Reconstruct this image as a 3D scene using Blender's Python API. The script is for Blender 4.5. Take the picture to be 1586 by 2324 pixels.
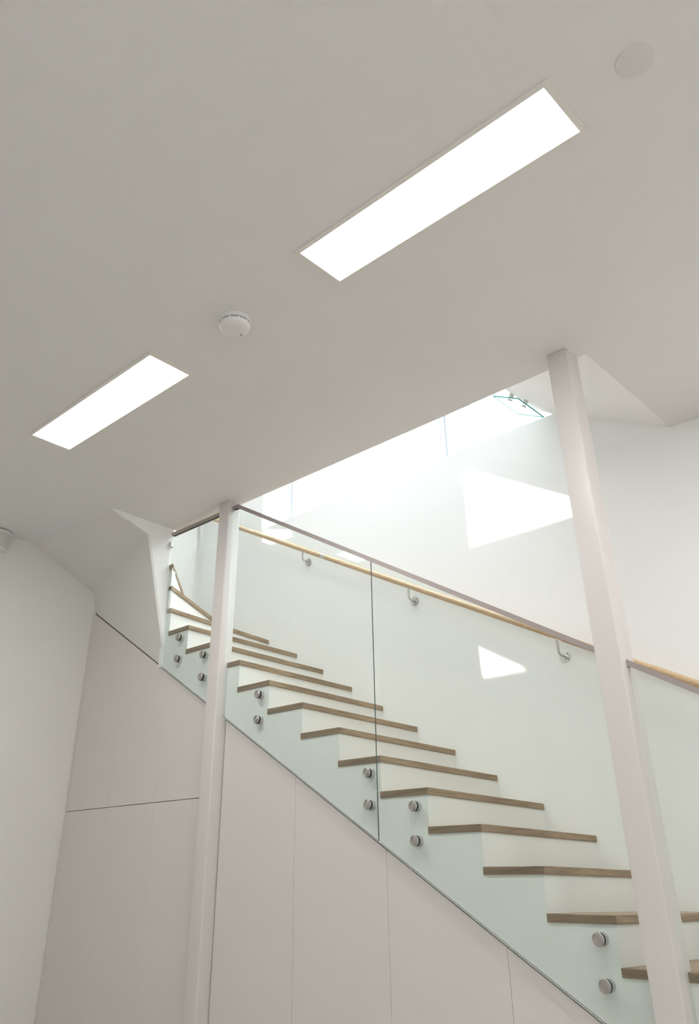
import bpy, bmesh, math, random
from mathutils import Vector, Matrix
from math import radians as R_, pi

# ------------------------------------------------------------------ clear
for o in list(bpy.data.objects):
    bpy.data.objects.remove(o, do_unlink=True)
scene = bpy.context.scene
col = scene.collection
ZO = 1.153                      # height of the camera above the hall floor
random.seed(4)

# ------------------------------------------------------------------ camera
cam_d = bpy.data.cameras.new('camera')
cam = bpy.data.objects.new('camera', cam_d)
col.objects.link(cam)
F_PX, CX, CY = 1822.15, 713.1, 1001.4
YAW, PITCH, ROLL = -0.77564, 0.51143, 0.00828
cyw, syw, cp, sp = math.cos(YAW), math.sin(YAW), math.cos(PITCH), math.sin(PITCH)
fw = Vector((syw*cp, cyw*cp, sp)); r0 = Vector((cyw, -syw, 0))
down = fw.cross(r0)
rx = math.cos(ROLL)*r0 - math.sin(ROLL)*down
dy = math.sin(ROLL)*r0 + math.cos(ROLL)*down
m = Matrix(((rx.x, -dy.x, -fw.x, 0), (rx.y, -dy.y, -fw.y, 0), (rx.z, -dy.z, -fw.z, ZO), (0, 0, 0, 1)))
cam.matrix_world = m
cam_d.sensor_fit = 'VERTICAL'
cam_d.sensor_height = 36.0
cam_d.sensor_width = 36.0
cam_d.lens = F_PX*36.0/2324.0
cam_d.shift_x = (793.0-CX)/2324.0
cam_d.shift_y = (CY-1162.0)/2324.0
cam_d.clip_start = 0.05
scene.camera = cam

# ------------------------------------------------------------------ view and light
vs = scene.view_settings
vs.view_transform = 'Standard'; vs.look = 'None'; vs.gamma = 1.0
vs.exposure = 0.36
vs.use_curve_mapping = False
SKY_H = 1.7            # sky brightness near the horizon and overhead
SKY_Z = 22.0
PANEL = 20.0
SUN = 9.0
world = bpy.data.worlds.new('world'); scene.world = world
world.use_nodes = True
bg = world.node_tree.nodes['Background']
bg.inputs[0].default_value = (0.91, 0.965, 1.0, 1); 
nt = world.node_tree
tc = nt.nodes.new('ShaderNodeTexCoord'); sx_ = nt.nodes.new('ShaderNodeSeparateXYZ')
mr = nt.nodes.new('ShaderNodeMapRange'); mr.interpolation_type = 'SMOOTHSTEP'
mr.inputs['From Min'].default_value = 0.45; mr.inputs['From Max'].default_value = 0.85
mr.inputs['To Min'].default_value = SKY_H; mr.inputs['To Max'].default_value = SKY_Z
nt.links.new(tc.outputs['Generated'], sx_.inputs[0]); nt.links.new(sx_.outputs['Z'], mr.inputs['Value'])
nt.links.new(mr.outputs['Result'], bg.inputs[1])
scene.cycles.max_bounces = 12
scene.cycles.diffuse_bounces = 7
scene.cycles.glossy_bounces = 5
scene.cycles.transparent_max_bounces = 24
sun_d = bpy.data.lights.new('sun', 'SUN'); sun_d.energy = SUN; sun_d.angle = R_(0.35)
sun_d.color = (1.0, 0.97, 0.92)
sun = bpy.data.objects.new('sun', sun_d); col.objects.link(sun)
SUN_S = 1.75
SUN_X = 0.5               # sun travels this far in x per unit of fall
sd = Vector((SUN_X*SUN_S, 1, -SUN_S)).normalized()
sun.rotation_euler = sd.to_track_quat('-Z', 'Y').to_euler()
def portal(name, loc, rot, sx, sy):
    d = bpy.data.lights.new(name, 'AREA'); d.shape = 'RECTANGLE'; d.size = sx; d.size_y = sy
    d.cycles.is_portal = True
    o = bpy.data.objects.new(name, d); col.objects.link(o); o.location = loc; o.rotation_euler = rot
    return o

# ------------------------------------------------------------------ measured place (z relative to camera)
H = 2.573                 # ceiling
FL = -ZO                  # hall floor
UF = 2.987                # upper floor level
ROOF = 4.55
XL = -6.19                # left wall
XR = 3.6                  # right wall
YB = -4.2                 # back wall
X0, Y0, Z0, G, RISE, T, S = -2.05737, 3.55515, 0.10706, 0.30231, 0.18, 0.03317, 0.31621
YW = 4.6894               # stair wall
YE = 3.595                # edge of ceiling opening
YS = 3.563                # stringer face
XQ = -5.075
XC = -1.455               # right end of ceiling opening
SL = RISE/G
YG0, YG1 = 3.5275, 3.5365 # glass thickness
YD = 3.570                # cupboard door face
def xk(k): return X0-k*G
def zk(k): return Z0+k*RISE
def zline(x): return 0.596-SL*(x+3.624)          # bottom line of stringer / top of doors
def zglass(x): return 0.991-SL*(x+4.244)-0.006   # bottom of glass
def zcap(x): return 0.0161-0.59238*x           # top of cap rail

# ------------------------------------------------------------------ materials
def mat(name, color, rough=0.5, metal=0.0, spec=0.5, emit=None, strength=0):
    mt = bpy.data.materials.new(name); mt.use_nodes = True
    b = mt.node_tree.nodes['Principled BSDF']
    b.inputs['Base Color'].default_value = (*color, 1)
    b.inputs['Roughness'].default_value = rough
    b.inputs['Metallic'].default_value = metal
    b.inputs['Specular IOR Level'].default_value = spec
    if emit:
        b.inputs['Emission Color'].default_value = (*emit, 1)
        b.inputs['Emission Strength'].default_value = strength
    return mt
def paint(name, color, rough=0.6, bump=0.02, scale=250, spec=0.3):
    mt = mat(name, color, rough, spec=spec)
    nt = mt.node_tree; b = nt.nodes['Principled BSDF']
    tc = nt.nodes.new('ShaderNodeTexCoord'); nz = nt.nodes.new('ShaderNodeTexNoise')
    nz.inputs['Scale'].default_value = scale; nz.inputs['Detail'].default_value = 3
    bp = nt.nodes.new('ShaderNodeBump'); bp.inputs['Strength'].default_value = bump; bp.inputs['Distance'].default_value = 0.002
    nt.links.new(tc.outputs['Object'], nz.inputs['Vector']); nt.links.new(nz.outputs['Fac'], bp.inputs['Height'])
    nt.links.new(bp.outputs['Normal'], b.inputs['Normal'])
    nz2 = nt.nodes.new('ShaderNodeTexNoise'); nz2.inputs['Scale'].default_value = 1.3
    mx = nt.nodes.new('ShaderNodeMixRGB')
    mx.inputs[1].default_value = (*[c*0.985 for c in color], 1); mx.inputs[2].default_value = (*color, 1)
    nt.links.new(tc.outputs['Object'], nz2.inputs['Vector']); nt.links.new(nz2.outputs['Fac'], mx.inputs[0])
    nt.links.new(mx.outputs[0], b.inputs['Base Color'])
    return mt
def wood(name, axis, dark, light, rough=0.45):
    """oak: streaks running along the given axis (0 x, 1 y, 2 z)"""
    mt = mat(name, light, rough, spec=0.35)
    nt = mt.node_tree; b = nt.nodes['Principled BSDF']
    tc = nt.nodes.new('ShaderNodeTexCoord'); mp = nt.nodes.new('ShaderNodeMapping')
    sc = [55, 55, 55]; sc[axis] = 3.0
    mp.inputs['Scale'].default_value = sc
    nt.links.new(tc.outputs['Object'], mp.inputs['Vector'])
    nz = nt.nodes.new('ShaderNodeTexNoise'); nz.inputs['Scale'].default_value = 1.0
    nz.inputs['Detail'].default_value = 6; nz.inputs['Distortion'].default_value = 0.9
    nt.links.new(mp.outputs[0], nz.inputs['Vector'])
    mp2 = nt.nodes.new('ShaderNodeMapping'); sc2 = [300, 300, 300]; sc2[axis] = 14
    mp2.inputs['Scale'].default_value = sc2
    nt.links.new(tc.outputs['Object'], mp2.inputs['Vector'])
    n2 = nt.nodes.new('ShaderNodeTexNoise'); n2.inputs['Detail'].default_value = 3
    n2.inputs['Scale'].default_value = 1.0
    nt.links.new(mp2.outputs[0], n2.inputs['Vector'])
    ad = nt.nodes.new('ShaderNodeMath'); ad.operation = 'MULTIPLY_ADD'; ad.inputs[1].default_value = 0.45
    nt.links.new(n2.outputs['Fac'], ad.inputs[0]); nt.links.new(nz.outputs['Fac'], ad.inputs[2])
    cr = nt.nodes.new('ShaderNodeValToRGB')
    cr.color_ramp.elements[0].position = 0.5; cr.color_ramp.elements[0].color = (*dark, 1)
    cr.color_ramp.elements[1].position = 0.95; cr.color_ramp.elements[1].color = (*light, 1)
    nt.links.new(ad.outputs[0], cr.inputs[0]); nt.links.new(cr.outputs[0], b.inputs['Base Color'])
    bp = nt.nodes.new('ShaderNodeBump'); bp.inputs['Strength'].default_value = 0.12; bp.inputs['Distance'].default_value = 0.001
    nt.links.new(ad.outputs[0], bp.inputs['Height']); nt.links.new(bp.outputs['Normal'], b.inputs['Normal'])
    return mt
def glass(name, tint):
    mt = bpy.data.materials.new(name); mt.use_nodes = True
    nt = mt.node_tree; nt.nodes.clear()
    out = nt.nodes.new('ShaderNodeOutputMaterial'); mix = nt.nodes.new('ShaderNodeMixShader')
    tr = nt.nodes.new('ShaderNodeBsdfTransparent'); tr.inputs[0].default_value = (*tint, 1)
    gl = nt.nodes.new('ShaderNodeBsdfGlossy'); gl.inputs['Roughness'].default_value = 0.0
    gl.inputs['Color'].default_value = (0.96, 1, 0.98, 1)
    lw = nt.nodes.new('ShaderNodeLayerWeight'); lw.inputs[0].default_value = 0.5
    pw = nt.nodes.new('ShaderNodeMath'); pw.operation = 'POWER'; pw.inputs[1].default_value = 5
    ma = nt.nodes.new('ShaderNodeMath'); ma.operation = 'MULTIPLY_ADD'; ma.inputs[1].default_value = 0.96; ma.inputs[2].default_value = 0.04
    nt.links.new(lw.outputs['Facing'], pw.inputs[0]); nt.links.new(pw.outputs[0], ma.inputs[0])
    nt.links.new(ma.outputs[0], mix.inputs[0]); nt.links.new(tr.outputs[0], mix.inputs[1]); nt.links.new(gl.outputs[0], mix.inputs[2])
    nt.links.new(mix.outputs[0], out.inputs[0])
    return mt
def brushed(name, color, rough, aniso=0.0, axis='Y'):
    mt = mat(name, color, rough, 1.0)
    nt = mt.node_tree; b = nt.nodes['Principled BSDF']
    if aniso:
        b.inputs['Anisotropic'].default_value = aniso
        b.inputs['Anisotropic Rotation'].default_value = 0.25
        tg = nt.nodes.new('ShaderNodeTangent'); tg.direction_type = 'RADIAL'; tg.axis = axis
        nt.links.new(tg.outputs[0], b.inputs['Tangent'])
    return mt
def perforated(name, color):
    """white sheet with a fine grid of punched holes"""
    mt = mat(name, color, 0.5)
    nt = mt.node_tree; b = nt.nodes['Principled BSDF']
    uv = nt.nodes.new('ShaderNodeUVMap')
    vec = nt.nodes.new('ShaderNodeVectorMath'); vec.operation = 'FRACTION'
    nt.links.new(uv.outputs[0], vec.inputs[0])
    sb = nt.nodes.new('ShaderNodeVectorMath'); sb.operation = 'SUBTRACT'; sb.inputs[1].default_value = (0.5, 0.5, 0)
    nt.links.new(vec.outputs[0], sb.inputs[0])
    ln = nt.nodes.new('ShaderNodeVectorMath'); ln.operation = 'LENGTH'; nt.links.new(sb.outputs[0], ln.inputs[0])
    lt = nt.nodes.new('ShaderNodeMath'); lt.operation = 'LESS_THAN'; lt.inputs[1].default_value = 0.27
    nt.links.new(ln.outputs['Value'], lt.inputs[0])
    mx = nt.nodes.new('ShaderNodeMixRGB'); mx.inputs[1].default_value = (*color, 1); mx.inputs[2].default_value = (0.12, 0.11, 0.10, 1)
    nt.links.new(lt.outputs[0], mx.inputs[0]); nt.links.new(mx.outputs[0], b.inputs['Base Color'])
    return mt
M = {}
M['ceil'] = paint('ceiling_paint', (0.80, 0.80, 0.805))
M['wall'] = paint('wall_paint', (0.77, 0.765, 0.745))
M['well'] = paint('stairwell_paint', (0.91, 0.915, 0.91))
M['floor'] = wood('oak_floor', 0, (0.44, 0.41, 0.37), (0.55, 0.52, 0.48))
M['door'] = paint('door_lacquer', (0.70, 0.675, 0.65), 0.4, 0.01, spec=0.4)
M['post'] = paint('post_paint', (0.69, 0.662, 0.645), 0.35, 0.01, spec=0.5)
M['stringer'] = paint('stringer_paint', (0.85, 0.85, 0.835), 0.5, 0.01)
M['dark'] = mat('dark_gap', (0.09, 0.075, 0.07), 0.8)  # near-black; paints shade into the stair joint, also on carcass and screws
M['steel'] = brushed('brushed_steel', (0.62, 0.60, 0.585), 0.3)
M['cap'] = mat('cap_satin', (0.40, 0.355, 0.34), 0.5, 0.35)
M['disc'] = brushed('spun_steel', (0.58, 0.56, 0.54), 0.45, 0.95)
M['rubber'] = mat('black_rubber', (0.015, 0.015, 0.015), 0.6)
M['glass'] = glass('balustrade_glass', (0.955, 0.978, 0.970))
M['edge'] = mat('glass_edge', (0.07, 0.12, 0.11), 0.15)
M['wglass'] = glass('window_glass', (0.99, 0.995, 0.995))
M['treadY'] = wood('oak_tread_front', 1, (0.17, 0.11, 0.065), (0.42, 0.305, 0.195))
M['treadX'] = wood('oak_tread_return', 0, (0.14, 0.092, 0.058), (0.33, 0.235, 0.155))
M['rail'] = wood('oak_handrail', 0, (0.50, 0.34, 0.20), (0.66, 0.49, 0.32))
M['frame'] = mat('window_frame', (0.80, 0.81, 0.82), 0.4)
M['seal'] = mat('window_seal', (0.36, 0.43, 0.50), 0.5)
M['trim'] = mat('light_trim', (0.80, 0.78, 0.75), 0.45)
M['diff'] = mat('light_diffuser', (0.9, 0.9, 0.9), 0.5, emit=(1.0, 0.98, 0.95), strength=PANEL)
M['plastic'] = mat('white_plastic', (0.80, 0.79, 0.79), 0.4)
M['plate'] = mat('cover_plate', (0.73, 0.71, 0.70), 0.45)
M['slot'] = mat('detector_slot', (0.13, 0.11, 0.11), 0.7)
M['perf'] = perforated('perforated_sheet', (0.78, 0.77, 0.74))
M['lampmetal'] = brushed('lamp_metal', (0.30, 0.29, 0.28), 0.3)
M['bulb'] = mat('bulb', (1, 1, 1), 0.4, emit=(1.0, 0.95, 0.88), strength=12)

# ------------------------------------------------------------------ mesh helpers
class MB:
    def __init__(s): s.v = []; s.f = []; s.mi = []
    def add(s, vs_, fs, mi=0):
        n = len(s.v); s.v += [tuple(v) for v in vs_]
        for f in fs: s.f.append([i+n for i in f]); s.mi.append(mi)
        return s
    def box(s, x0, x1, y0, y1, z0, z1, mi=0):
        v = [(x, y, z) for z in (z0, z1) for y in (y0, y1) for x in (x0, x1)]
        return s.add(v, [(0,2,3,1), (4,5,7,6), (0,1,5,4), (2,6,7,3), (0,4,6,2), (1,3,7,5)], mi)
    def prism(s, poly, axis, a, b, mi=0, side=None):
        """poly in the plane normal to axis, (x,z) for axis 1, (x,y) for axis 2, (y,z) for axis 0"""
        def P(p, t):
            return (t, p[0], p[1]) if axis == 0 else ((p[0], t, p[1]) if axis == 1 else (p[0], p[1], t))
        n = len(poly)
        v = [P(p, a) for p in poly]+[P(p, b) for p in poly]
        s.add(v, [list(range(n)), list(range(2*n-1, n-1, -1))], mi)
        k = len(s.v)-2*n
        for i in range(n):
            j = (i+1) % n
            s.f.append([k+j, k+i, k+n+i, k+n+j]); s.mi.append(mi if side is None else side)
        return s
    def lathe(s, prof, c, axis=2, seg=40, mi=0, cap=True):
        n = len(s.v); np_ = len(prof)
        for (r, h) in prof:
            for i in range(seg):
                a = 2*pi*i/seg
                p = [r*math.cos(a), r*math.sin(a)]
                q = (p[0], p[1], h) if axis == 2 else ((p[0], h, p[1]) if axis == 1 else (h, p[0], p[1]))
                s.v.append((c[0]+q[0], c[1]+q[1], c[2]+q[2]))
        for j in range(np_-1):
            for i in range(seg):
                i2 = (i+1) % seg
                s.f.append([n+j*seg+i, n+j*seg+i2, n+(j+1)*seg+i2, n+(j+1)*seg+i]); s.mi.append(mi)
        if cap:
            s.f.append([n+i for i in range(seg)]); s.mi.append(mi)
            s.f.append([n+(np_-1)*seg+i for i in range(seg-1, -1, -1)]); s.mi.append(mi)
        return s
    def tube(s, path, r, seg=16, mi=0):
        n = len(s.v); P = [Vector(p) for p in path]; up = None
        rr = r if isinstance(r, (list, tuple)) else [r]*len(P)
        for j, p in enumerate(P):
            t = (P[min(j+1, len(P)-1)]-P[max(j-1, 0)]).normalized()
            if up is None:
                up = t.orthogonal().normalized()
            else:
                up = (up-up.dot(t)*t).normalized()
            sd_ = t.cross(up)
            for i in range(seg):
                a = 2*pi*i/seg
                s.v.append(tuple(p+rr[j]*(math.cos(a)*up+math.sin(a)*sd_)))
        for j in range(len(P)-1):
            for i in range(seg):
                i2 = (i+1) % seg
                s.f.append([n+j*seg+i, n+j*seg+i2, n+(j+1)*seg+i2, n+(j+1)*seg+i]); s.mi.append(mi)
        s.f.append([n+i for i in range(seg-1, -1, -1)]); s.mi.append(mi)
        s.f.append([n+(len(P)-1)*seg+i for i in range(seg)]); s.mi.append(mi)
        return s
    def build(s, name, mats, parent=None, smooth=False, bevel=0, loc=None, segs=2, fixn=True):
        """vertices are given in camera-height coordinates; object origin at loc (or its own base)"""
        if not isinstance(mats, (list, tuple)): mats = [mats]
        vv = [Vector(v)+Vector((0, 0, ZO)) for v in s.v]
        if loc is None:
            if parent is not None: loc_w = Vector(parent.matrix_world.translation)
            else:
                xs = [v.x for v in vv]; ys = [v.y for v in vv]; zs = [v.z for v in vv]
                loc_w = Vector(((min(xs)+max(xs))/2, (min(ys)+max(ys))/2, min(zs)))
        else: loc_w = Vector(loc)+Vector((0, 0, ZO))
        me = bpy.data.meshes.new(name)
        me.from_pydata([tuple(v-loc_w) for v in vv], [], s.f)
        for mt in mats: me.materials.append(mt)
        for p, i in zip(me.polygons, s.mi): p.material_index = i
        bm = bmesh.new(); bm.from_mesh(me)
        if fixn: bmesh.ops.recalc_face_normals(bm, faces=bm.faces)
        if bevel:
            bmesh.ops.bevel(bm, geom=[e for e in bm.edges if e.calc_face_angle(0) > 0.6], offset=bevel, segments=segs, profile=0.5, affect='EDGES')
        bm.to_mesh(me); bm.free()
        if smooth:
            for p in me.polygons: p.use_smooth = True
            me.set_sharp_from_angle(angle=R_(35))
        o = bpy.data.objects.new(name, me); col.objects.link(o)
        o.location = loc_w
        if parent is not None:
            o.parent = parent; o.location = loc_w-Vector(parent.matrix_world.translation)
        o.matrix_world = Matrix.Translation(loc_w)
        return o
def struct(o, name=None):
    o['kind'] = 'structure'; return o
def tag(o, label, cat, group=None):
    o['label'] = label; o['category'] = cat
    if group: o['group'] = group
    return o
def thing(name, loc, label, cat, group=None):
    o = bpy.data.objects.new(name, None); col.objects.link(o)
    o.empty_display_size = 0.1
    o.location = (loc[0], loc[1], loc[2]+ZO); o.matrix_world = Matrix.Translation(o.location)
    return tag(o, label, cat, group)

# ================================================================== SETTING
# hall floor
struct(MB().box(XL, XR, YB, YW, FL-0.1, FL).build('floor', M['floor']))
# left wall (hall, stairwell and upper storey)
struct(MB().box(XL-0.2, XL, YB-0.2, YW+0.45, FL-0.1, ROOF).build('wall_left', M['wall']))
struct(MB().box(XR, XR+0.2, YB-0.2, YW+0.45, FL-0.1, ROOF).build('wall_right', M['wall']))
# wall behind the camera with a tall glazed opening
b = MB()
b.box(XL, 0.1, YB-0.2, YB, FL-0.1, ROOF); b.box(3.3, XR, YB-0.2, YB, FL-0.1, ROOF); b.box(0.1, 3.3, YB-0.2, YB, 1.25, ROOF)
struct(b.build('wall_back', M['wall']))
wb = struct(MB().box(0.1, 0.16, YB-0.12, YB-0.05, FL, 1.25).box(3.24, 3.3, YB-0.12, YB-0.05, FL, 1.25).box(0.16, 3.24, YB-0.12, YB-0.05, 1.19, 1.25).box(0.16, 3.24, YB-0.12, YB-0.05, FL, FL+0.06).box(1.67, 1.73, YB-0.12, YB-0.05, FL+0.06, 1.19).build('window_3', M['frame']))
MB().box(0.16, 1.67, YB-0.09, YB-0.08, FL+0.06, 1.19).box(1.73, 3.24, YB-0.09, YB-0.08, FL+0.06, 1.19).build('pane', M['wglass'], wb)
portal('portal_back', (1.7, YB-0.02, ZO+0.03), (R_(90), 0, pi), 3.1, 2.3)
# stair wall with the two upper windows
W1 = (-5.288, -3.546); W2 = (-3.415, -1.35); WT = 4.40; YF = 5.03; YO = 5.12
b = MB()
b.box(XL, XR, YW, YO, FL-0.1, UF+0.003)
b.box(XL, W1[0], YW, YO, UF+0.003, ROOF); b.box(W1[1], W2[0], YW, YO, UF+0.003, ROOF); b.box(W2[1], XR, YW, YO, UF+0.003, ROOF)
b.box(W1[0], W1[1], YW, YO, WT, ROOF); b.box(W2[0], W2[1], YW, YO, WT, ROOF)
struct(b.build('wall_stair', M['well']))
for n, (a, c) in enumerate((W1, W2)):
    z0 = UF+0.003
    wf = MB().box(a, a+0.055, YF, YF+0.07, z0, WT).box(c-0.055, c, YF, YF+0.07, z0, WT)
    wf.box(a+0.055, c-0.055, YF, YF+0.07, WT-0.055, WT).box(a+0.055, c-0.055, YF, YF+0.07, z0, z0+0.055)
    w = struct(wf.build('window_%d' % (n+1), M['frame'], bevel=0.004))
    sl = MB().box(a+0.055, a+0.066, YF-0.012, YF+0.069, z0+0.055, WT-0.055).box(c-0.066, c-0.055, YF+0.015, YF+0.055, z0+0.055, WT-0.055)
    sl.build('seal', M['seal'], w)
    MB().box(a+0.066, c-0.066, YF+0.03, YF+0.04, z0+0.055, WT-0.055).build('pane', M['wglass'], w)
    # slim guide strip on the reveal
    MB().box(a, a+0.008, YW+0.10, YW+0.165, z0, WT).build('guide_strip', M['trim'], w)
    portal('portal_window', ((a+c)/2, YO-0.01, (z0+WT)/2+ZO), (R_(90), 0, 0), c-a, WT-z0).rotation_euler = (R_(-90), 0, 0)

# ceiling slab of the hall = floor of the upper storey, with the stair opening
P1 = (-6.178, 2.893); P4 = (-5.084, 2.982)
b = MB()
lower = [(XL, YB), (XR, YB), (XR, YW), (XC, YW), (XC, YE), (XQ, YE), (XQ, P4[1]), (XL, P1[1])]
xs_top = XC-(UF-H)/0.547
upper = [(XL, YB), (XR, YB), (XR, YW), (xs_top, YW), (xs_top, YE), (XQ, YE), (XQ, P4[1]), (XL, P1[1])]
n = len(lower)
b.add([(x, y, H) for x, y in lower]+[(x, y, UF) for x, y in upper],
      [list(range(n)), list(range(2*n-1, n-1, -1))]+[[(i+1) % n, i, n+i, n+(i+1) % n] for i in range(n)])
struct(b.build('ceiling', M['ceil']))
# sloping lining over the right end of the opening, carried on up past the upper floor
s1 = xs_top-0.12
zs1 = H+(XC-s1)*0.547
MB_ = MB().prism([(xs_top+0.001, UF-0.001), (s1, zs1), (s1, zs1+0.05), (xs_top+0.30, UF+0.05), (xs_top+0.30, UF)], 1, YE, YW)
struct(MB_.build('trim_1', M['well']))
# the white faces of the opening: thin boards in stairwell paint
b = MB()
e = 0.004
b.add([(XC-0.0, YE+0.0, H-0.0), (XC, YW, H), (xs_top, YW, UF), (xs_top, YE, UF),
       (XC-e*0.5, YE, H), (XC-e*0.5, YW, H), (xs_top-e*0.5, YW, UF-e), (xs_top-e*0.5, YE, UF-e)],
      [(0,1,2,3), (7,6,5,4), (0,4,5,1), (2,6,7,3), (1,5,6,2), (0,3,7,4)])
b.box(XQ, xs_top, YE, YE+0.003, H, UF)
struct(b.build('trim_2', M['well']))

# unseen roof; rooflight added to brighten the stair, small holes shaped for sun patches
sky_hole = [(-5.7, 3.72), (-1.3, 3.72), (-1.3, 4.60), (-5.7, 4.60)]
def up(x, z): return (x-SUN_X*(ROOF-z), YW-(ROOF-z)/SUN_S)
holes = [sky_hole,
         [up(-3.01, 2.845), up(-3.01, 2.16), up(-1.93, 2.16)],
         [up(-3.01, 1.46), up(-3.00, 1.229), up(-2.62, 1.229)],
         [up(-5.27, 2.985), up(-5.27, 2.775), up(-4.72, 2.775), up(-4.86, 2.985)]]
bm = bmesh.new()
def loop(pts):
    vs_ = [bm.verts.new((x, y, ROOF+ZO)) for x, y in pts]
    for i in range(len(vs_)): bm.edges.new((vs_[i], vs_[(i+1) % len(vs_)]))
loop([(XL-0.2, YB-0.2), (XR+0.2, YB-0.2), (XR+0.2, YO), (XL-0.2, YO)])
for h_ in holes: loop(h_)
bmesh.ops.triangle_fill(bm, use_beauty=True, use_dissolve=False, edges=bm.edges[:])
# drop any triangle that closed a hole
def inside(p, poly):
    c = False
    for i in range(len(poly)):
        x1, y1 = poly[i]; x2, y2 = poly[i-1]
        if (y1 > p.y) != (y2 > p.y) and p.x < (x2-x1)*(p.y-y1)/(y2-y1)+x1: c = not c
    return c
bad = [f for f in bm.faces if any(inside(f.calc_center_median(), h_) for h_ in holes)]
bmesh.ops.delete(bm, geom=bad, context='FACES')
res_ = bmesh.ops.extrude_face_region(bm, geom=bm.faces[:])
bmesh.ops.translate(bm, verts=[g_ for g_ in res_['geom'] if isinstance(g_, bmesh.types.BMVert)], vec=(0, 0, 0.03))
bmesh.ops.recalc_face_normals(bm, faces=bm.faces)
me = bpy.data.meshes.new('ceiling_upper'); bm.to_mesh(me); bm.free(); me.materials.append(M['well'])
o = bpy.data.objects.new('ceiling_upper', me); col.objects.link(o); struct(o)
SH = 3.5   # white shaft added above the rooflight to even out the light below
b = MB()
b.box(-5.75, -5.7, 3.67, 4.65, ROOF+0.03, ROOF+SH); b.box(-1.3, -1.25, 3.67, 4.65, ROOF+0.03, ROOF+SH)
b.box(-5.7, -1.3, 3.67, 3.72, ROOF+0.03, ROOF+SH); b.box(-5.7, -1.3, 4.60, 4.65, ROOF+0.03, ROOF+SH)
struct(b.build('trim_added_shaft', M['well']))
portal('portal_added_rooflight', (-3.5, 4.16, ROOF+SH+ZO-0.01), (0, 0, 0), 4.4, 0.88)
# upper storey front wall
struct(MB().box(XL, XR, -1.2, -1.0, UF, ROOF).build('wall_front', M['well']))

# sloping plaster lining under the upper flight, above the cupboards
P2 = (XL, 3.535, 2.292); P3 = (XQ-0.002, 3.303, 2.455); RP = (XQ-0.002, 3.585, zline(XQ)); V = (XL, 3.585, zline(XL))
q1 = (XL, P1[1], H); q4 = (XQ-0.002, P4[1], H)
b = MB()
b.add([q1, q4, P3, P2], [(0, 3, 2), (0, 2, 1)])
b.add([P2, P3, RP, V], [(0, 2, 1), (0, 3, 2)])
o = b.build('trim_3', M['wall'], fixn=False); struct(o)
md = o.modifiers.new('solid', 'SOLIDIFY'); md.thickness = 0.02; md.offset = -1
# outer side of the upper flight, the white face turned to the stair
pts = [(P4[1]-0.02, H+0.0), (3.545, H), (3.545, zline(XQ)+0.18), (P3[1]+0.008, P3[2]+0.006)]
struct(MB().prism(pts, 0, XQ-0.025, XQ).box(XQ-0.025, XQ, 3.5452, 3.600, zline(XQ)+0.003, 2.225).build('trim_4', M['well']))

# ================================================================== STAIRCASE
st = thing('staircase', (-3.0, 4.1, FL), 'white boxed staircase with oak treads climbing left beside the wall', 'staircase')
KB, KT = -6, 9
# stringer: toothed board
pts = []
for k in range(KB, 10):
    pts.append((xk(k)-0.009, zk(k-1) - T if k > KB else FL))
    pts.append((xk(k)-0.009, zk(k)-T))
pts.append((-5.026, zk(9)-T)); pts.append((-5.026, zk(10)-T)); pts.append((XQ+0.002, zk(10)-T))
pts.append((XQ+0.002, zline(XQ)))
xb = -3.624+(0.596-FL)/SL
pts.append((xb, FL))
stringer = MB().prism(pts, 1, YS, YS+0.03).build('stringer', M['stringer'], st)
# dark strip behind the joint, its colour standing in for shade
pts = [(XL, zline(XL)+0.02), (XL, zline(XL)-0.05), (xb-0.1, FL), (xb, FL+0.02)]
MB().prism(pts, 1, 3.592, 3.60).build('gap_shade_strip', M['dark'], st)
fronts = {10: ((-5.017, Y0-0.002), (-5.130, YW)), 11: ((-5.025, Y0-0.006), (-5.653, YW)), 12: ((-5.022, Y0-0.02), (XL, 4.672)),
          13: ((-5.035, Y0-0.02), (XL, 4.05))}
XF = XQ+0.003
def tread_poly(k):
    if k <= 8:
        return [(xk(k), Y0), (xk(k), YW), (xk(k)-S, YW), (xk(k)-S, Y0)]
    if k == 9:
        return [(xk(9), Y0), (xk(9), YW), (-5.145, YW), (-5.03, Y0)]
    if k == 10:
        return [fronts[10][0], fronts[10][1], (-5.67, YW), (-5.045, Y0), (XF, Y0)]
    if k == 11:
        return [fronts[11][0], fronts[11][1], (XL, YW), (XL, 4.655), (-5.045, Y0-0.006), (XF, Y0-0.006)]
    if k == 12:
        return [fronts[12][0], fronts[12][1], (XL, 4.03), (-5.105, Y0-0.02)]
for k in range(KB, 13):
    P = tread_poly(k); z1 = zk(k); z0 = z1-T
    b = MB()
    if k <= 9:
        xr = P[3][0]; x_ = xk(k); w = 0.035
        main = [(x_, Y0), (x_, YW), (P[2][0], YW), (xr, Y0+w), (x_-w, Y0+w)]
        ret = [(x_, Y0), (x_-w, Y0+w), (xr, Y0+w), (xr, Y0)]
        b.prism(main, 2, z0, z1, 0); b.prism(ret, 2, z0, z1, 1)
    else:
        b.prism(P, 2, z0, z1, 0)
    tr = b.build('tread', [M['treadY'], M['treadX']], st, bevel=0.002, segs=1, loc=(xk(k), Y0+0.37*k, z0))
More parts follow.
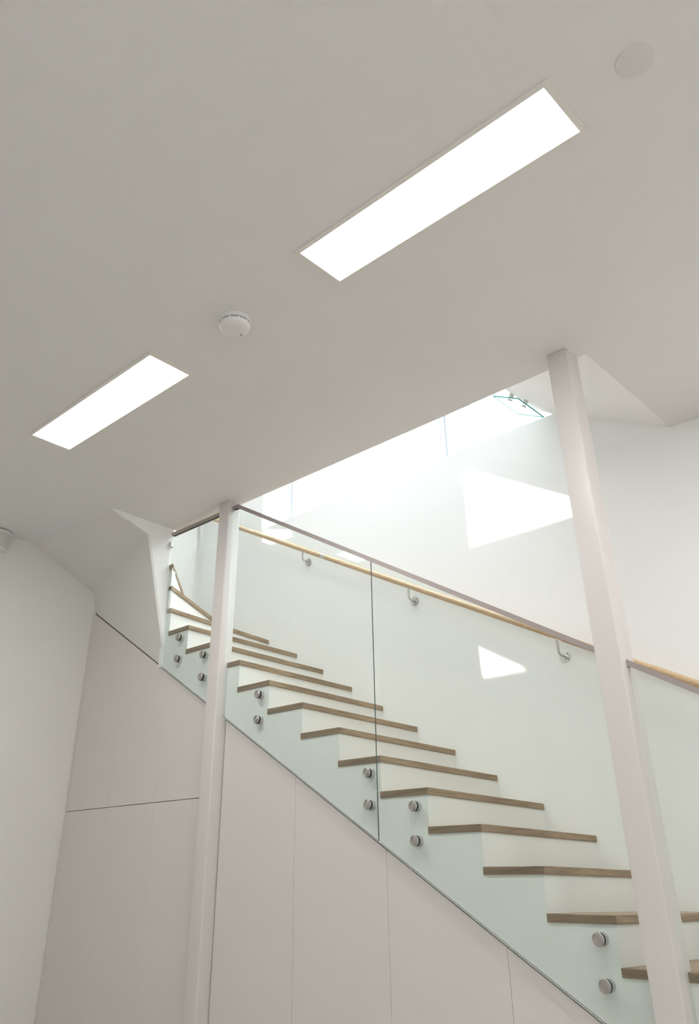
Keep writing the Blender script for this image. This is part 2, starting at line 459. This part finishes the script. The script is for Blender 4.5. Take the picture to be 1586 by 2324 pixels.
# risers: white boards set just behind each nosing
for k in range(KB, 13):
    zt = zk(k)-T; zb_ = zk(k-1) if k > KB else FL
    if k <= 9:
        MB().box(xk(k)-0.027, xk(k)-0.009, YS+0.0302, YW, zb_, zt).build('riser', M['stringer'], st)
    else:
        (ax, ay), (bx, by) = fronts[k]
        d = Vector((bx-ax, by-ay)).normalized(); nrm = Vector((-d.y, d.x))
        if nrm.x > 0: nrm = -nrm
        o1 = nrm*0.009; o2 = nrm*0.027; ex = d*0.008
        pl = [(ax+o1.x+ex.x, max(ay+o1.y+ex.y, 3.54)), (bx+o1.x, min(by+o1.y, YW)), (bx+o2.x, min(by+o2.y, YW)), (ax+o2.x+ex.x, max(ay+o2.y+ex.y, 3.54))]
        MB().prism(pl, 2, zb_, zt).build('riser', M['stringer'], st)

# ================================================================== POSTS
p = MB().box(-4.418, -4.305, 3.480, 3.593, FL, H).build('steel_post', M['post'], bevel=0.007, segs=4, smooth=True)
tag(p, 'white square post further from the camera, between cupboard doors and middle glass', 'post')
p = MB().box(-1.623, -1.505, 3.466, 3.593, FL, H).build('steel_post', M['post'], bevel=0.006, segs=4, smooth=True)
tag(p, 'white square post nearest the camera, crossing the right side of the stair', 'post')

# ================================================================== GLASS BALUSTRADES
GC = 0.019
def glass_panel(poly, parent):
    b = MB().prism(poly, 1, YG0, YG1, 0, side=1)
    b.mi[2+len(poly)-1] = 2           # polished left edge
    return b.build('glass_panel', [M['glass'], M['edge'], M['glass']], parent)
def cap_rail(path, parent):
    """square steel channel over the glass, path = top edge (x,z)"""
    h_ = 0.0245
    def low(pt, sl): return (pt[0], pt[1]-h_*math.sqrt(1+sl*sl))
    top = path; n_ = len(path)
    bot = []
    for i, q in enumerate(path):
        s_ = 0 if (i == 0 and len(path) > 2) or flat else SL
        bot.append((q[0]-(0.006 if (i == 1 and len(path) > 2) else 0), q[1]-h_*math.sqrt(1+s_*s_)*(1.0)))
    poly = list(top)+bot[::-1]
    b = MB()
    # channel: two cheeks and a top
    b.prism(poly, 1, 3.5145, 3.5205); b.prism(poly, 1, 3.5395, 3.5455)
    top2 = [(x, z-0.006) for x, z in top][::-1]
    b.prism(list(top)+top2, 1, 3.5205, 3.5395)
    o = b.build('cap_rail', M['cap'], parent)
    # dark rubber wedge either side of the glass
    r = MB()
    p2 = [(x, z-0.008) for x, z in top]+[(x, z+0.001) for x, z in bot][::-1]
    r.prism(p2, 1, 3.5206, YG0-0.0004); r.prism(p2, 1, YG1+0.0004, 3.5394)
    r.build('gasket', M['rubber'], o)
    return o
# stand-off: barrel, gasket and spun steel disc; built once, then copied
def standoff_master(parent, x, z):
    L_ = (x, 3.516, z)
    b = MB().lathe([(0.0245, 0), (0.0245, 0.0255)], (x, 3.5375, z), 1, 36)
    so = b.build('standoff', M['steel'], parent, smooth=True, loc=L_)
    g_ = MB().lathe([(0.0242, 0), (0.0242, 0.0145)], (x, 3.5228, z), 1, 36).build('gasket', M['rubber'], so, smooth=True, loc=L_)
    d_ = MB().lathe([(0.0235, 0), (0.0255, 0.0015), (0.0255, 0.0068)], (x, 3.516, z), 1, 48).build('disc', M['disc'], so, smooth=True, loc=L_)
    return so
master = None
def standoff(parent, x, z):
    global master
    if master is None:
        master = standoff_master(parent, x, z); return
    c = master.copy(); col.objects.link(c); c.parent = parent
    w = Vector((x, 3.516, z+ZO))
    c.location = w-Vector(parent.location)
    for ch in master.children:
        q = ch.copy(); col.objects.link(q); q.parent = c; q.location = ch.location
def pair(parent, k):
    standoff(parent, xk(k)-0.074, zk(k)-0.086); standoff(parent, xk(k)-0.074, zk(k)-0.243)

# far section, left of the far post
flat = True
bal = thing('glass_balustrade', (-4.74, 3.53, 1.0), 'short frameless glass panel left of the far white post, level steel top', 'balustrade', )
xa, xb_ = -5.062, -4.423
glass_panel([(xa, zglass(xa)), (xb_, zglass(xb_)), (xb_, 2.527-GC), (xa, 2.527-GC)], bal)
cap_rail([(xa+0.01, 2.529), (xb_, 2.529)], bal)
cl = MB().box(XQ+0.001, XQ+0.022, 3.512, 3.548, 2.415, 2.455).build('clamp', M['steel'], bal, bevel=0.003)
pair(bal, 9); pair(bal, 8)
# middle section
flat = False
bal = thing('glass_balustrade', (-2.96, 3.53, 0.2), 'long pair of glass panels between the two white posts, raking steel cap', 'balustrade')
xj0, xj1 = -2.9745, -2.9655+0.0015
xk0 = -4.243
glass_panel([(-4.297, zglass(-4.297)), (xj0, zglass(xj0)), (xj0, zcap(xj0)-GC), (xk0, zcap(xk0)-GC), (-4.297, zcap(xk0)-GC)], bal)
glass_panel([(xj1, zglass(xj1)), (-1.628, zglass(-1.628)), (-1.628, zcap(-1.628)-GC), (xj1, zcap(xj1)-GC)], bal)
cap_rail([(-4.303, zcap(xk0)), (xk0, zcap(xk0)), (-1.625, zcap(-1.625))], bal)
pair(bal, 6); pair(bal, 3); pair(bal, 2); pair(bal, -1)
# near section, right of the near post
bal = thing('glass_balustrade', (-0.9, 3.53, -0.9), 'glass panel right of the near white post, cut off by the picture edge', 'balustrade')
xe = -0.35
glass_panel([(-1.5035, zglass(-1.5035)), (xe, zglass(xe)), (xe, zcap(xe)-GC), (-1.5035, zcap(-1.5035)-GC)], bal)
cap_rail([(-1.504, zcap(-1.504)), (xe, zcap(xe))], bal)
pair(bal, -5)

# upper guard glass standing off the sloping lining
bal = thing('glass_guard', (-2.35, 4.5, 2.95), 'small clear glass sheet on two round fixings beside the upper window, over the stair', 'glass guard')
tdir = Vector((-0.877, 0, 0.48)); ndir = Vector((-0.48, 0, -0.877))
c0 = Vector((-2.279, 4.337, 2.99))
def sheet(o_, a, c, y1, th):
    p0 = o_; vsq = []
    for w_ in (0, th):
        for (s_, yy) in ((0, p0.y), (a, p0.y), (a, y1), (0, y1)):
            q = p0+tdir*s_+ndir*w_; vsq.append((q.x, yy, q.z))
    return vsq
v8 = sheet(c0, 0.22, 0, YW-0.01, 0.010)
gp = MB().add(v8, [(0,1,2,3), (7,6,5,4)], 0).add(v8, [(0,4,5,1), (2,6,7,3), (1,5,6,2), (0,3,7,4)], 1)
gp.build('glass_panel', [M['glass'], mat('guard_edge', (0.10, 0.42, 0.38), 0.2)], bal)
for (s_, yy) in ((0.085, 4.36), (0.03, 4.46)):
    base = c0+tdir*s_; base.y = yy
    a_ = base-ndir*0.045; c_ = base+ndir*0.022
    t_ = MB().tube([tuple(a_), tuple(base-ndir*0.001)], 0.018, 24).build('standoff', M['steel'], bal, smooth=True)
    MB().tube([tuple(base+ndir*0.0105), tuple(base+ndir*0.014)], 0.016, 24).build('gasket', M['rubber'], t_)
    MB().tube([tuple(base+ndir*0.014), tuple(c_)], 0.019, 24).build('disc', M['steel'], t_, smooth=True)

# ================================================================== CUPBOARDS
def door_poly(x0_, x1_, zb_, zt_):
    """door between x0..x1; top either flat zt_ or following the raking line"""
    a, c = x0_+0.001, x1_-0.001
    def tz(x):
        z_ = zline(x)-0.009
        return z_ if zt_ is None else min(zt_, z_)
    return [(a, zb_), (c, zb_), (c, tz(c)), (a, tz(a))]
def cupboard(x0_, x1_, label, split=None):
    t_ = thing('cupboard', ((x0_+x1_)/2, 3.6, FL), label, 'cupboard', 'fitted cupboards under the stair')
    zb_ = FL+0.01
    if split:
        MB().prism(door_poly(x0_, x1_, zb_, split-0.002), 1, YD, YD+0.019).build('door', M['door'], t_, bevel=0.0008, segs=1)
        MB().prism(door_poly(x0_, x1_, split+0.002, None), 1, YD, YD+0.019).build('door', M['door'], t_, bevel=0.0008, segs=1)
    else:
        MB().prism(door_poly(x0_, x1_, zb_, None), 1, YD, YD+0.019).build('door', M['door'], t_, bevel=0.0008, segs=1)
    pl = [(x0_, FL+0.005), (x1_, FL+0.005), (x1_, zline(x1_)-0.03), (x0_, zline(x0_)-0.03)]
    MB().prism(pl, 1, YD+0.0205, YD+0.04).build('carcass', M['dark'], t_)
cupboard(XL+0.006, -5.600, 'tall white fitted cupboard beside the left wall, split into upper and lower doors', 0.530)
cupboard(-5.600, -5.022, 'white two-door fitted cupboard, second from the left wall', 0.530)
cupboard(-5.022, -4.420, 'white two-door fitted cupboard just left of the far white post', 0.530)
cupboard(-4.299, -3.633, 'plain tall white cupboard door just right of the far white post', None)
cupboard(-3.633, -2.960, 'plain white cupboard door, second to the right of the far post', None)
cupboard(-2.960, -2.292, 'plain white cupboard door, third to the right of the far post', None)
cupboard(-2.292, -1.625, 'low white cupboard door beside the near post at the picture foot', None)

# ================================================================== HANDRAIL
YH = YW-0.075
def zh(x): return 0.1474-0.5265*x
hr = thing('handrail', (-3.0, YW, 1.7), 'round oak handrail on steel brackets along the stair wall', 'handrail')
xs_ = (-6.15, -0.3)
rail = MB().tube([(xs_[0]+(xs_[1]-xs_[0])*i/24, YH, zh(xs_[0]+(xs_[1]-xs_[0])*i/24)) for i in range(25)], 0.0215, 28).build('rail', M['rail'], hr, smooth=True)
xj = -4.405
MB().tube([(xj-0.022, YH, zh(xj-0.022)), (xj+0.022, YH, zh(xj+0.022))], 0.0222, 28).build('joint_sleeve', M['steel'], hr, smooth=True)
for bx in (-4.657, -3.529, -2.391):
    zd = 1.899-0.5325*(bx+3.529)
    pl_ = MB().lathe([(0.036, 0), (0.036, 0.004), (0.034, 0.0055)], (bx, YW-0.0057, zd), 1, 36)
    pl_ = pl_.build('bracket', M['steel'], hr, smooth=True)
    xt = bx-0.02
    path = [(bx, YW-0.004, zd), (bx, YW-0.045, zd), (bx, YW-0.060, zd+0.003), (bx, YW-0.070, zd+0.010), (bx, YW-0.075, zd+0.022), (bx, YW-0.075, zh(bx)-0.024)]
    MB().tube(path, 0.0075, 14).build('arm', M['steel'], pl_, smooth=True)
    MB().add(*(lambda a, c: ([(a, YH-0.011, zh(a)-0.0245), (c, YH-0.011, zh(c)-0.0245), (c, YH+0.011, zh(c)-0.0245), (a, YH+0.011, zh(a)-0.0245),
                              (a, YH-0.011, zh(a)-0.0205), (c, YH-0.011, zh(c)-0.0205), (c, YH+0.011, zh(c)-0.0205), (a, YH+0.011, zh(a)-0.0205)],
                             [(0,3,2,1), (4,5,6,7), (0,1,5,4), (1,2,6,5), (2,3,7,6), (3,0,4,7)]))(bx-0.035, bx+0.035)).build('saddle', M['steel'], pl_)
    for q_ in range(3):
        an = 0.6+q_*2.09
        MB().lathe([(0.0045, 0), (0.003, -0.0012)], (bx+0.023*math.cos(an), YW-0.0057, zd+0.023*math.sin(an)), 1, 12).build('screw', M['dark'], pl_)

# ================================================================== CEILING FITTINGS
def panel_light(x0_, x1_, y0_, y1_, label):
    fx, fy = 0.030, 0.022
    t_ = thing('ceiling_light', ((x0_+x1_)/2, (y0_+y1_)/2, H), label, 'ceiling light', 'recessed ceiling light panels')
    b = MB(); d0, d1 = H-0.006, H
    b.box(x0_-fx, x1_+fx, y0_-fy, y0_, d0, d1); b.box(x0_-fx, x1_+fx, y1_, y1_+fy, d0, d1)
    b.box(x0_-fx, x0_, y0_, y1_, d0, d1); b.box(x1_, x1_+fx, y0_, y1_, d0, d1)
    b.build('frame', M['trim'], t_)
    MB().box(x0_, x1_, y0_, y1_, H-0.003, H-0.0005).build('diffuser', M['diff'], t_)
panel_light(-2.014, -0.756, 1.952, 2.220, 'long lit rectangular ceiling panel at upper right, the nearer one')
panel_light(-4.468, -3.186, 1.952, 2.220, 'lit rectangular ceiling panel at left, beyond the smoke detector')
# one more panel of the row, then unseen panels added for extra light
panel_light(0.45, 1.71, 1.952, 2.220, 'lit ceiling panel outside the picture to the right of the round cover')
panel_light(2.20, 3.46, -1.8, -1.53, 'ceiling panel added for light outside the picture, behind the camera by the right wall')
panel_light(0.45, 1.71, -1.8, -1.53, 'ceiling panel added for light outside the picture, behind the camera to its right')

panel_light(-0.30, 0.96, 3.80, 4.07, 'ceiling panel added for light outside the picture, nearest the foot of the stair')  # added out of view to brighten the right part of the stair wall
# smoke detector
sx, sy = -2.620, 2.080
t_ = thing('smoke_detector', (sx, sy, H), 'round white smoke detector on the ceiling between the two light panels', 'smoke detector')
MB().lathe([(0.084, 0), (0.084, -0.014), (0.081, -0.020)], (sx, sy, H), 2, 64).build('base', M['plastic'], t_, smooth=True)
MB().lathe([(0.0735, 0), (0.0735, -0.0120)], (sx, sy, H-0.019), 2, 64).build('vent_slot', M['slot'], t_, smooth=True)
MB().lathe([(0.080, 0), (0.080, -0.0018)], (sx, sy, H-0.0238), 2, 64).build('vent_ring', M['plastic'], t_, smooth=True)
body = MB().lathe([(0.078, 0), (0.080, -0.002), (0.079, -0.012), (0.075, -0.020), (0.064, -0.026), (0.042, -0.029), (0.0, -0.030)], (sx, sy, H-0.0295), 2, 64, cap=False).build('body', M['plastic'], t_, smooth=True)
for i in range(10):
    a = 2*pi*(i+0.3)/10
    MB().box(-0.004, 0.004, -0.005, 0.005, -0.0055, 0.0055).build('vent_rib', M['plastic'], t_, loc=(0, 0, 0)).matrix_world = Matrix.Translation((sx+0.0745*math.cos(a), sy+0.0745*math.sin(a), H-0.0250+ZO)) @ Matrix.Rotation(a, 4, 'Z')
for (dx_, dy_, l_) in ((-0.010, 0.050, 0.013), (-0.003, 0.051, 0.013), (-0.034, 0.040, 0.004), (-0.030, 0.051, 0.004)):
    o = MB().box(-l_/2, l_/2, -0.0014, 0.0014, -0.003, 0.003).build('slit', M['slot'], body, loc=(0, 0, 0))
    rr_ = math.hypot(dx_, dy_)
    o.matrix_world = Matrix.Translation((sx+dx_, sy+dy_, H-0.0560+ZO+(0.0012 if rr_ > 0.055 else 0))) @ Matrix.Rotation(R_(135), 4, 'Z')
# round cover
sx, sy = -0.469, 2.081
t_ = MB().lathe([(0.066, 0), (0.066, -0.003), (0.063, -0.006), (0.0, -0.007)], (sx, sy, H), 2, 56, cap=False).build('ceiling_cover_plate', M['plate'], smooth=True)
tag(t_, 'flat round off-white cover plate on the ceiling near the top right corner', 'cover plate')
# perforated sounder at the left wall
t_ = thing('wall_sounder', (XL, 2.60, 2.40), 'perforated white wall unit at the left picture edge, just under the ceiling', 'wall speaker')
def half(r0_, r1_, z0_, z1_, name, mt, par, n_=32, uv=False):
    b = MB(); v_ = []
    for (r_, z_) in ((r0_, z0_), (r1_, z1_)):
        for i in range(n_+1):
            a = -pi/2+pi*i/n_
            v_.append((XL+0.0005+r_*math.cos(a), 2.573+r_*math.sin(a), z_))
    b.add(v_, [(i, i+1, n_+2+i, n_+1+i) for i in range(n_)]+[list(range(n_, -1, -1)), list(range(n_+1, 2*n_+2))])
    o = b.build(name, mt, par, fixn=False)
    if uv:
        me_ = o.data; ul = me_.uv_layers.new(name='UVMap')
        for p_ in me_.polygons:
            if len(p_.vertices) == 4:
                for li in p_.loop_indices:
                    vi = me_.loops[li].vertex_index
                    ul.data[li].uv = ((vi % (n_+1))*1.35, 0 if vi <= n_ else 13)
            else:
                for li in p_.loop_indices: ul.data[li].uv = (0, 0)
    return o
half(0.103, 0.124, 2.43, 2.545, 'grille', M['perf'], t_, uv=True)
half(0.098, 0.103, 2.412, 2.43, 'lower_rim', M['plastic'], t_)
half(0.124, 0.128, 2.545, 2.562, 'upper_rim', M['plastic'], t_)
